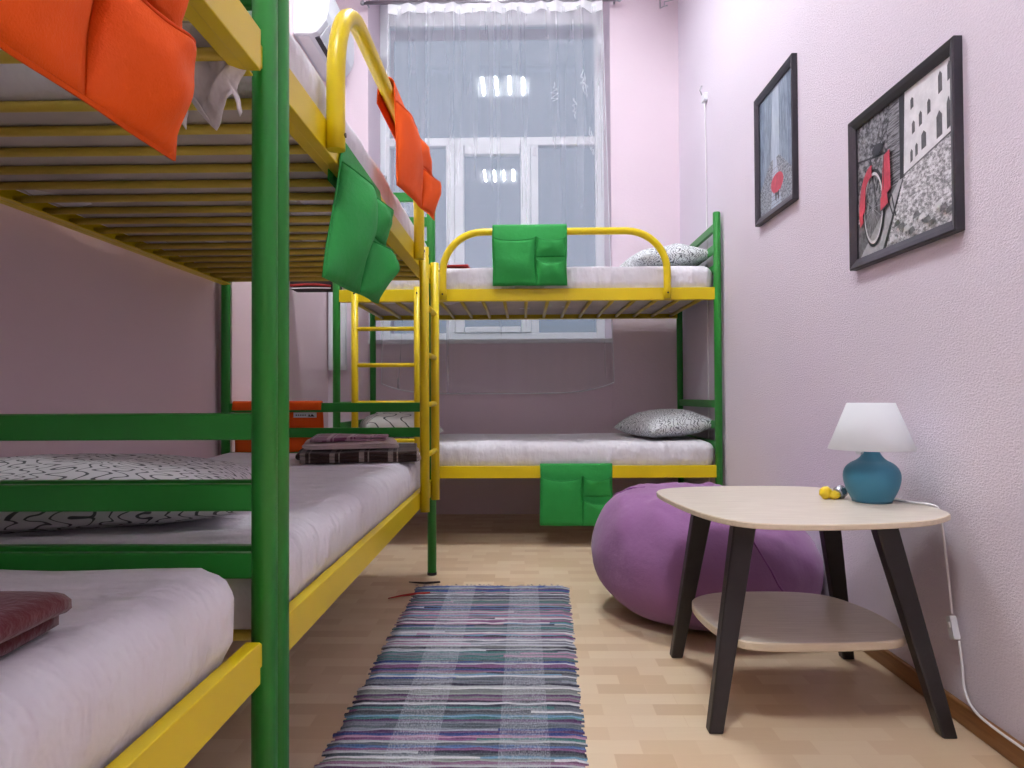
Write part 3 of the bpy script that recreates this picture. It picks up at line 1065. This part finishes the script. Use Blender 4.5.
# ------------------------------------------------------------------ small trinket beside the lamp
tk = thing('trinket', 'small yellow and silver trinket beside the teal lamp', 'trinket', (0.797, 1.90, 0.490))
def knob(r, s, seed):
    def fn(u, v):
        a = u * 2 * math.pi; th = v * math.pi
        k = r * (1 + 0.22 * nz(math.cos(a) * math.sin(th) * 2.2 + seed, math.sin(a) * math.sin(th) * 2.2, math.cos(th) * 2.2))
        return (k * math.sin(th) * math.cos(a) * s[0], k * math.sin(th) * math.sin(a) * s[1], k * math.cos(th) * s[2] + r * s[2] * 0.95)
    return fn
MB().grid(knob(0.0165, (1.0, 0.9, 1.0), 3), 20, 12, wrapu=True).build('yellow_piece', M['yellow_foil'], tk, (-0.012, -0.005, 0))
MB().grid(knob(0.014, (1.25, 1.0, 0.8), 8), 20, 12, wrapu=True).build('yellow_tip', M['yellow_foil'], tk, (0.006, -0.008, 0))
MB().grid(knob(0.0175, (1.0, 1.0, 1.0), 0), 24, 14, wrapu=True).build('silver_ball', M['silver_ball'], tk, (0.030, 0.005, 0))

# ------------------------------------------------------------------ rag rug
RX, RY0, RY1 = -0.133, 1.20, 2.885
rg = thing('rag_rug', 'multicoloured striped rag rug on the beige floor between bed and table', 'rug', (RX, (RY0 + RY1) / 2, 0.0))
ph = 0.0115
nrow = int((RY1 - RY0) / ph)
b = MB()
for i in range(nrow):
    yc = -(RY1 - RY0) / 2 + (i + 0.5) * ph
    far = i / nrow
    hw0 = 0.296 + random.uniform(-0.007, 0.007)
    hw1 = 0.250 + 0.055 * far + random.uniform(-0.006, 0.006)
    segs = 22
    sec = ((-0.5, 0.0), (-0.38, 0.006), (0.0, 0.009), (0.38, 0.006), (0.5, 0.0))
    def fn(u, v, i=i, yc=yc, hw0=hw0, hw1=hw1):
        x = -hw0 + (hw0 + hw1) * u
        k = min(4, int(round(v * 4)))
        sy, sz = sec[k]
        end = min(1.0, min(u, 1 - u) * 22 + 0.35)
        return (x, yc + sy * ph + 0.0012 * nz(x * 12, i * 3.1, 2), max(0.0005, sz * end * (1 + 0.45 * nz(x * 18, i * 1.7, 5))))
    b.grid(fn, segs, 4)
b.build('woven_body', M['rug'], rg)
b = MB()
for i in range(46):
    x = -0.285 + i * 0.0127 + random.uniform(-0.004, 0.004)
    y = (RY1 - RY0) / 2 - 0.01
    ln = random.uniform(0.02, 0.05)
    dx = random.uniform(-0.02, 0.02)
    b.tube([(x, y, 0.004), (x + dx * 0.5, y + ln * 0.6, 0.006), (x + dx, y + ln, 0.003)], 0.0022, 5)
b.build('fringe', M['towel_grey'], rg)
for (x, y, dx, dy, m) in ((-0.29, 0.72, -0.09, -0.05, 'red_cloth'), (-0.27, 0.88, -0.07, 0.03, 'black_cloth')):
    MB().tube([(x + 0.06, y + 0.01, 0.010), (x, y, 0.008), (x + dx * 0.5, y + dy * 0.4, 0.007), (x + dx, y + dy, 0.005)], [0.004, 0.005, 0.004, 0.002], 8).build('loose_rag_end', M[m], rg)


# ------------------------------------------------------------------ framed pictures on the right wall
def picture(label, yl, yr, zb, zt, art):
    """frame hangs on the right wall; local u runs left to right as seen, 0..1, v bottom to top"""
    fw = 0.030
    w = yl - yr; h = zt - zb
    t = thing('framed_picture', label, 'picture', (XR, (yl + yr) / 2, (zb + zt) / 2), 0, 'black framed prints on the right wall')
    b = MB()
    # mitred frame of four sides with a raised outer edge
    prof = ((0.0, 0.0), (0.0, 0.020), (0.004, 0.023), (0.016, 0.019), (fw, 0.012), (fw, 0.0))
    cs = ((1, -1), (-1, -1), (-1, 1), (1, 1))
    rings = []
    for sy, sz in cs:
        rings.append([(-d, sy * (w / 2 - i), sz * (h / 2 - i)) for i, d in prof])
    verts = [p for r in rings for p in r]
    k = len(prof); faces = []
    for a in range(4):
        c = (a + 1) % 4
        for j in range(k - 1):
            faces.append((a * k + j, c * k + j, c * k + j + 1, a * k + j + 1))
    b.add(verts, faces)
    o = b.build('frame', M['frame_black'], t)
    weld(o, 1e-6)
    iw, ih = w - 2 * fw, h - 2 * fw
    mats, mb, lay = [], MB(), [0]
    def poly(pts, m):
        if m not in mats: mats.append(m)
        lay[0] += 1
        x = -0.006 - lay[0] * 0.00004
        vs = [(x, iw / 2 - u * iw, -ih / 2 + v * ih) for u, v in pts]
        mb.add(vs, [tuple(range(len(vs)))], mats.index(m))
    art(poly)
    mb.build('print', [M[m] for m in mats], t)
    return t


def quadstrip(poly, pts, wd, m):
    """thick line through (u, v) points"""
    for (a, b_) in zip(pts[:-1], pts[1:]):
        d = Vector((b_[0] - a[0], b_[1] - a[1])); d.normalize(); q = Vector((-d.y, d.x)) * wd / 2
        poly([(a[0] - q.x, a[1] - q.y), (b_[0] - q.x, b_[1] - q.y), (b_[0] + q.x, b_[1] + q.y), (a[0] + q.x, a[1] + q.y)], m)


def ellipse(poly, cx, cy, rx, ry, wd, m, a0=0.0, a1=2 * math.pi, n=36):
    pts = [(cx + rx * math.cos(a0 + (a1 - a0) * i / n), cy + ry * math.sin(a0 + (a1 - a0) * i / n)) for i in range(n + 1)]
    for (p, q) in zip(pts[:-1], pts[1:]):
        dp = (p[0] - cx, p[1] - cy); dq = (q[0] - cx, q[1] - cy)
        k = 1 - wd / rx
        poly([p, q, (cx + dq[0] * k, cy + dq[1] * k), (cx + dp[0] * k, cy + dp[1] * k)], m)


def disc(poly, cx, cy, rx, ry, m, a0=0.0, a1=2 * math.pi, n=20):
    poly([(cx + rx * math.cos(a0 + (a1 - a0) * i / n), cy + ry * math.sin(a0 + (a1 - a0) * i / n)) for i in range(n)], m)


def art_bicycle(poly):
    poly([(0, 0), (1, 0), (1, 1), (0, 1)], 'ink_cobble')
    poly([(0.0, 0.30), (0.40, 0.36), (0.46, 1), (0.0, 1)], 'ink_foliage')
    poly([(0.33, 0.42), (0.50, 0.42), (0.53, 1), (0.40, 1)], 'ink_shutter')
    poly([(0.50, 0.42), (0.56, 0.44), (0.60, 1), (0.50, 1)], 'ink_black')
    poly([(0.54, 0.44), (1, 0.54), (1, 1), (0.56, 1)], 'ink_facade')
    for (u, v, a, b) in ((0.61, 0.50, 0.025, 0.09), (0.66, 0.52, 0.025, 0.09), (0.72, 0.54, 0.045, 0.12), (0.86, 0.55, 0.05, 0.17), (0.95, 0.57, 0.03, 0.20),
                         (0.63, 0.68, 0.03, 0.09), (0.70, 0.70, 0.03, 0.10), (0.78, 0.74, 0.03, 0.10), (0.88, 0.82, 0.035, 0.14), (0.96, 0.86, 0.03, 0.12), (0.62, 0.85, 0.03, 0.08)):
        poly([(u, v), (u + a, v + 0.01), (u + a, v + b * 0.8), (u + a / 2, v + b), (u, v + b * 0.8)], 'ink_window')
    quadstrip(poly, [(0.54, 0.445), (1.0, 0.545)], 0.012, 'ink_path')
    poly([(0.0, 0.0), (0.30, 0.0), (0.50, 0.42), (0.30, 0.40), (0.0, 0.26)], 'ink_path')
    poly([(0.02, 0.0), (0.30, 0.0), (0.53, 0.43), (0.49, 0.43)], 'ink_kerb')
    poly([(0.30, 0.0), (0.335, 0.0), (0.535, 0.42), (0.53, 0.43)], 'ink_black')
    quadstrip(poly, [(0.0, 0.74), (0.22, 0.70), (0.40, 0.67)], 0.014, 'ink_black')
    quadstrip(poly, [(0.16, 0.72), (0.24, 0.30)], 0.018, 'ink_black')
    quadstrip(poly, [(0.36, 0.70), (0.30, 0.28)], 0.018, 'ink_black')
    quadstrip(poly, [(0.41, 0.36), (0.45, 0.20)], 0.012, 'ink_black')
    quadstrip(poly, [(0.36, 0.36), (0.42, 0.22)], 0.012, 'ink_black')
    ellipse(poly, 0.205, 0.33, 0.135, 0.285, 0.020, 'ink_black')
    ellipse(poly, 0.205, 0.33, 0.116, 0.262, 0.010, 'ink_white')
    for i in range(18):
        a = i * math.pi / 9
        quadstrip(poly, [(0.205, 0.33), (0.205 + 0.105 * math.cos(a), 0.33 + 0.245 * math.sin(a))], 0.003, 'ink_kerb')
    ellipse(poly, 0.195, 0.34, 0.16, 0.31, 0.045, 'ink_red', math.pi * 0.50, math.pi * 1.12, 18)
    poly([(0.05, 0.30), (0.11, 0.33), (0.12, 0.50), (0.07, 0.47)], 'ink_red')
    poly([(0.31, 0.36), (0.42, 0.40), (0.41, 0.68), (0.34, 0.66)], 'ink_red')
    poly([(0.31, 0.27), (0.38, 0.29), (0.40, 0.37), (0.31, 0.36)], 'ink_black')
    poly([(0.30, 0.28), (0.39, 0.31), (0.37, 0.40), (0.30, 0.37)], 'ink_red')
    quadstrip(poly, [(0.345, 0.66), (0.335, 0.42)], 0.006, 'ink_black')
    disc(poly, 0.27, 0.735, 0.065, 0.04, 'ink_black')
    quadstrip(poly, [(0.20, 0.80), (0.28, 0.74), (0.37, 0.82)], 0.014, 'ink_black')
    for i in range(12):
        u = 0.40 + 0.05 * i; v = 0.02 + 0.03 * ((i * 7) % 4)
        poly([(u, v), (u + 0.07, v + 0.015), (u + 0.05, v + 0.05), (u + 0.005, v + 0.035)], 'ink_path' if i % 3 else 'ink_white')


def art_umbrella(poly):
    poly([(0, 0), (1, 0), (1, 1), (0, 1)], 'ink_mist')
    poly([(0, 0.22), (0.34, 0.40), (0.42, 1), (0, 1)], 'ink_mist_mid')
    poly([(0, 0.18), (0.14, 0.28), (0.16, 1), (0, 1)], 'ink_mist_dark')
    poly([(1, 0.20), (0.60, 0.40), (0.60, 1), (1, 1)], 'ink_mist_mid')
    poly([(1, 0.18), (0.85, 0.28), (0.84, 1), (1, 1)], 'ink_mist_dark')
    for i in range(7):
        u = 0.19 + i * 0.028
        quadstrip(poly, [(u, 0.34 + i * 0.012), (u + 0.012, 0.96)], 0.006, 'ink_mist_dark')
        u = 0.62 + i * 0.032
        quadstrip(poly, [(u, 0.42 - i * 0.018), (u - 0.004, 0.96)], 0.007, 'ink_mist_dark')
    poly([(0, 0), (1, 0), (1, 0.20), (0.60, 0.41), (0.34, 0.41), (0, 0.22)], 'ink_wet')
    poly([(0.34, 0.0), (0.66, 0.0), (0.52, 0.41), (0.42, 0.41)], 'ink_mist')
    for k in range(9):
        v = 0.03 + 0.037 * k
        quadstrip(poly, [(0.02 + v * 0.7, v), (0.98 - v * 0.8, v)], 0.006, 'ink_wet')
    poly([(0.47, 0.12), (0.60, 0.12), (0.59, 0.06), (0.56, 0.04), (0.55, 0.09), (0.52, 0.09), (0.51, 0.04), (0.48, 0.06)], 'ink_black')
    poly([(0.49, 0.12), (0.585, 0.12), (0.575, 0.18), (0.50, 0.18)], 'ink_black')
    disc(poly, 0.535, 0.195, 0.185, 0.078, 'ink_red', 0, 2 * math.pi, 28)
    poly([(0.40, 0.15), (0.44, 0.115), (0.49, 0.13), (0.535, 0.108), (0.585, 0.13), (0.63, 0.115), (0.67, 0.15), (0.535, 0.20)], 'ink_red')
    quadstrip(poly, [(0.535, 0.11), (0.535, 0.275)], 0.006, 'ink_black')


picture('wide black framed print of a red bicycle in a grey cobbled street', 2.205, 1.665, 1.137, 1.588, art_bicycle)
picture('tall black framed print of a red umbrella in a misty street', 3.09, 2.655, 1.480, 2.022, art_umbrella)

# ------------------------------------------------------------------ air conditioner high on the left wall
ac = thing('air_conditioner', 'white wall mounted air conditioner above the upper left bunk', 'air conditioner', (XL2, 3.94, 2.775))
pr = [(0, 0.0), (0.10, 0.0), (0.135, 0.012), (0.155, 0.035), (0.185, 0.075), (0.197, 0.12), (0.200, 0.18), (0.198, 0.265), (0.185, 0.29), (0.0, 0.29)]
def extr(b, prof, ya, yb, mat=0):
    n = len(prof)
    vs = [(x, ya, z) for x, z in prof] + [(x, yb, z) for x, z in prof]
    b.add(vs, [(j, (j + 1) % n, n + (j + 1) % n, n + j) for j in range(n)] + [tuple(reversed(range(n))), tuple(range(n, 2 * n))], mat)
b = MB(); extr(b, pr, 0.0, 0.61)
body = b.build('body', M['white_plastic'], ac, bevel=0.006)
b = MB(); extr(b, [(0.110, -0.0015), (0.135, 0.0085), (0.1345, 0.0125), (0.110, 0.004)], 0.05, 0.56)
b.build('air_slot', M['black_plastic'], ac)
b = MB(); extr(b, [(0.136, 0.004), (0.186, 0.070), (0.190, 0.068), (0.142, 0.002)], 0.045, 0.565)
b.build('louver', M['white_plastic'], ac, bevel=0.001)
MB().box((0.02, 0.03, -0.004), (0.085, 0.58, 0.0)).build('bottom_plate', M['fixture_body'], ac, bevel=0.0015)

# ------------------------------------------------------------------ tulle curtain and its rod
cu = thing('tulle_curtain', 'sheer white tulle curtain hanging in front of the window', 'curtain', (0, 4.612, 0))
def lerp(a, b, t): return a + (b - a) * t
folds = [(0.10, 0.012, 0.020), (0.18, 0.014, 0.03), (0.31, 0.014, 0.025), (0.50, 0.016, 0.022), (0.62, 0.012, 0.02), (0.78, 0.020, 0.03), (0.90, 0.022, 0.035), (0.97, 0.014, 0.02)]
def tulle(u, v):
    x = lerp(lerp(-0.864, 0.518, u), lerp(-0.914, 0.577, u), v)
    zb = 0.779 + 0.068 * (abs(2 * u - 1) ** 5)
    z = lerp(3.272, zb, v)
    y = 0.0
    for c, wd, d in folds:
        cc = c + 0.02 * math.sin(v * 3 + c * 9) * v
        y -= 0.62 * d * math.exp(-((u - cc) / wd) ** 2) * (1 - 0.35 * v)
    y += 0.006 * math.sin(u * 60) * (1 - v) ** 2 + 0.004 * math.sin(u * 23 + v * 2)
    return (x, y, z)
MB().grid(tulle, 220, 24).build('tulle_panel', M['tulle'], cu)
hem = [Vector(tulle(u / 110, 1.0)) for u in range(111)]
MB().tube(hem, 0.0040, 6).build('hem', M['tulle_tape'], cu)
for u in (0.0, 1.0):
    MB().tube([Vector(tulle(u, k / 24)) for k in range(25)], 0.0022, 5).build('side_hem', M['tulle_tape'], cu)
def tape(u, v):
    p = tulle(u, 0)
    drop = 0.030 + 0.014 * nz(u * 16, 1, 2) + 0.010 * math.sin(u * 41)
    return (p[0], p[1] - 0.004 - 0.006 * math.sin(u * 90), 3.300 - v * (drop + 0.03))
MB().grid(tape, 160, 4).build('gathered_header', M['tulle_tape'], cu)
# embroidered sprigs near the right edge
for k, (u0, v0) in enumerate(((0.90, 0.17), (0.925, 0.32), (0.77, 0.20), (0.86, 0.24))):
    b = MB()
    for s in range(3 if k < 2 else 1):
        pts = []
        for i in range(9):
            uu = u0 + 0.03 * nz(i * 0.9, s * 5, k * 3) + 0.006 * s; vv = v0 + 0.0065 * i + 0.01 * s + 0.01 * nz(i * 1.7, k, s)
            p = Vector(tulle(uu, vv)); pts.append(p + Vector((0, -0.003, 0)))
        b.tube(pts, 0.0013, 5)
    b.build('embroidery', M['tulle_tape'], cu)
rod = thing('curtain_rod', 'grey curtain rod above the tulle at the top of the window', 'curtain rod', (0, 4.612, 3.312))
MB().tube([(-1.02, 0, 0), (0.62, 0, 0)], 0.011, 12).build('rod', M['steel'], rod)
for x in (-1.0, 0.60):
    MB().tube([(x, 0, 0), (x, YB - 4.612, 0)], 0.007, 8).build('bracket', M['steel'], rod)
    MB().grid(knob(0.016, (1, 1, 1), 0), 14, 8, wrapu=True).build('finial', M['steel'], rod, (x + (0.03 if x > 0 else -0.03), 0, -0.015))

# ------------------------------------------------------------------ small wall fittings
hk = thing('wall_hook', 'small bent wire bracket high on the back wall beside the right corner', 'bracket', (0.918, YB, 3.272))
MB().tube([(-0.02, -0.002, 0.14), (-0.02, -0.01, 0.0), (0.0, -0.045, -0.005), (0.02, -0.05, -0.004)], 0.004, 8).build('wire', M['steel'], hk)
MB().tube([(0.0, -0.045, 0.004), (0.0, -0.045, 0.022), (0.045, -0.05, 0.030), (0.105, -0.06, 0.044)], 0.004, 8).build('arm', M['steel'], hk)
MB().box((-0.034, -0.004, 0.09), (-0.006, 0.0, 0.15)).build('plate', M['steel'], hk)

wc = thing('cable_box', 'small white cable socket on the right wall above the far bunk', 'socket', (XR, 3.96, 2.40))
MB().box((-0.022, -0.03, -0.022), (0, 0.03, 0.022)).build('socket_body', M['white_plastic'], wc, bevel=0.004)
MB().tube([(-0.018, 0.022, 0.02), (-0.03, 0.024, 0.05), (-0.02, 0.024, 0.075)], 0.004, 8).build('clip', M['steel'], wc)
cpts = [(-0.010, 0.0, -0.02), (-0.006, 0.002, -0.3), (-0.005, 0.0, -0.8), (-0.005, 0.0, -1.4), (-0.005, 0.0, -1.85), (-0.005, 0.004, -2.39)]
MB().tube(smooth_open(cpts), 0.0035, 6).build('cable', M['cord'], wc)

wb = thing('wall_box', 'white box on the back wall in the far left corner, left of the window', 'box', (-1.195, YB, 0.935))
MB().box((-0.06, -0.05, 0.0), (0.05, 0, 0.66)).build('cover', M['white_plastic'], wb, bevel=0.004)
MB().box((-0.052, -0.055, 0.02), (0.042, -0.05, 0.64)).build('door', M['white_plastic'], wb, bevel=0.002)

# dark bag hung at the left end of the far upper bunk
bgx = BX - 0.035
bg = thing('bag', 'black and red bag hanging on the left end of the far upper bunk', 'bag', (bgx, BY + 0.10, 1.328))
b = rounded_block(0.26, 0.12, 0.19, 0.02, 4, 0.004, 16, 8, 8)
o = b.build('bag_body', M['black_cloth'], bg, (-0.245, 0.0, 0.0)); weld(o)
MB().tube(smooth_open([(-0.235, -0.004, 0.022), (-0.12, -0.006, 0.026), (-0.02, -0.005, 0.018)]), 0.006, 8).build('red_trim', M['red_cloth'], bg)
MB().tube(smooth_open([(-0.235, -0.004, 0.006), (-0.12, -0.006, 0.008), (-0.02, -0.004, 0.006)]), 0.0035, 8).build('white_trim', M['cord'], bg)
MB().tube(smooth_open([(-0.06, 0.05, 0.18), (-0.01, 0.05, 0.30), (0.035, 0.05, 0.338), (0.055, 0.05, 0.31)]), 0.006, 8).build('strap', M['black_cloth'], bg)
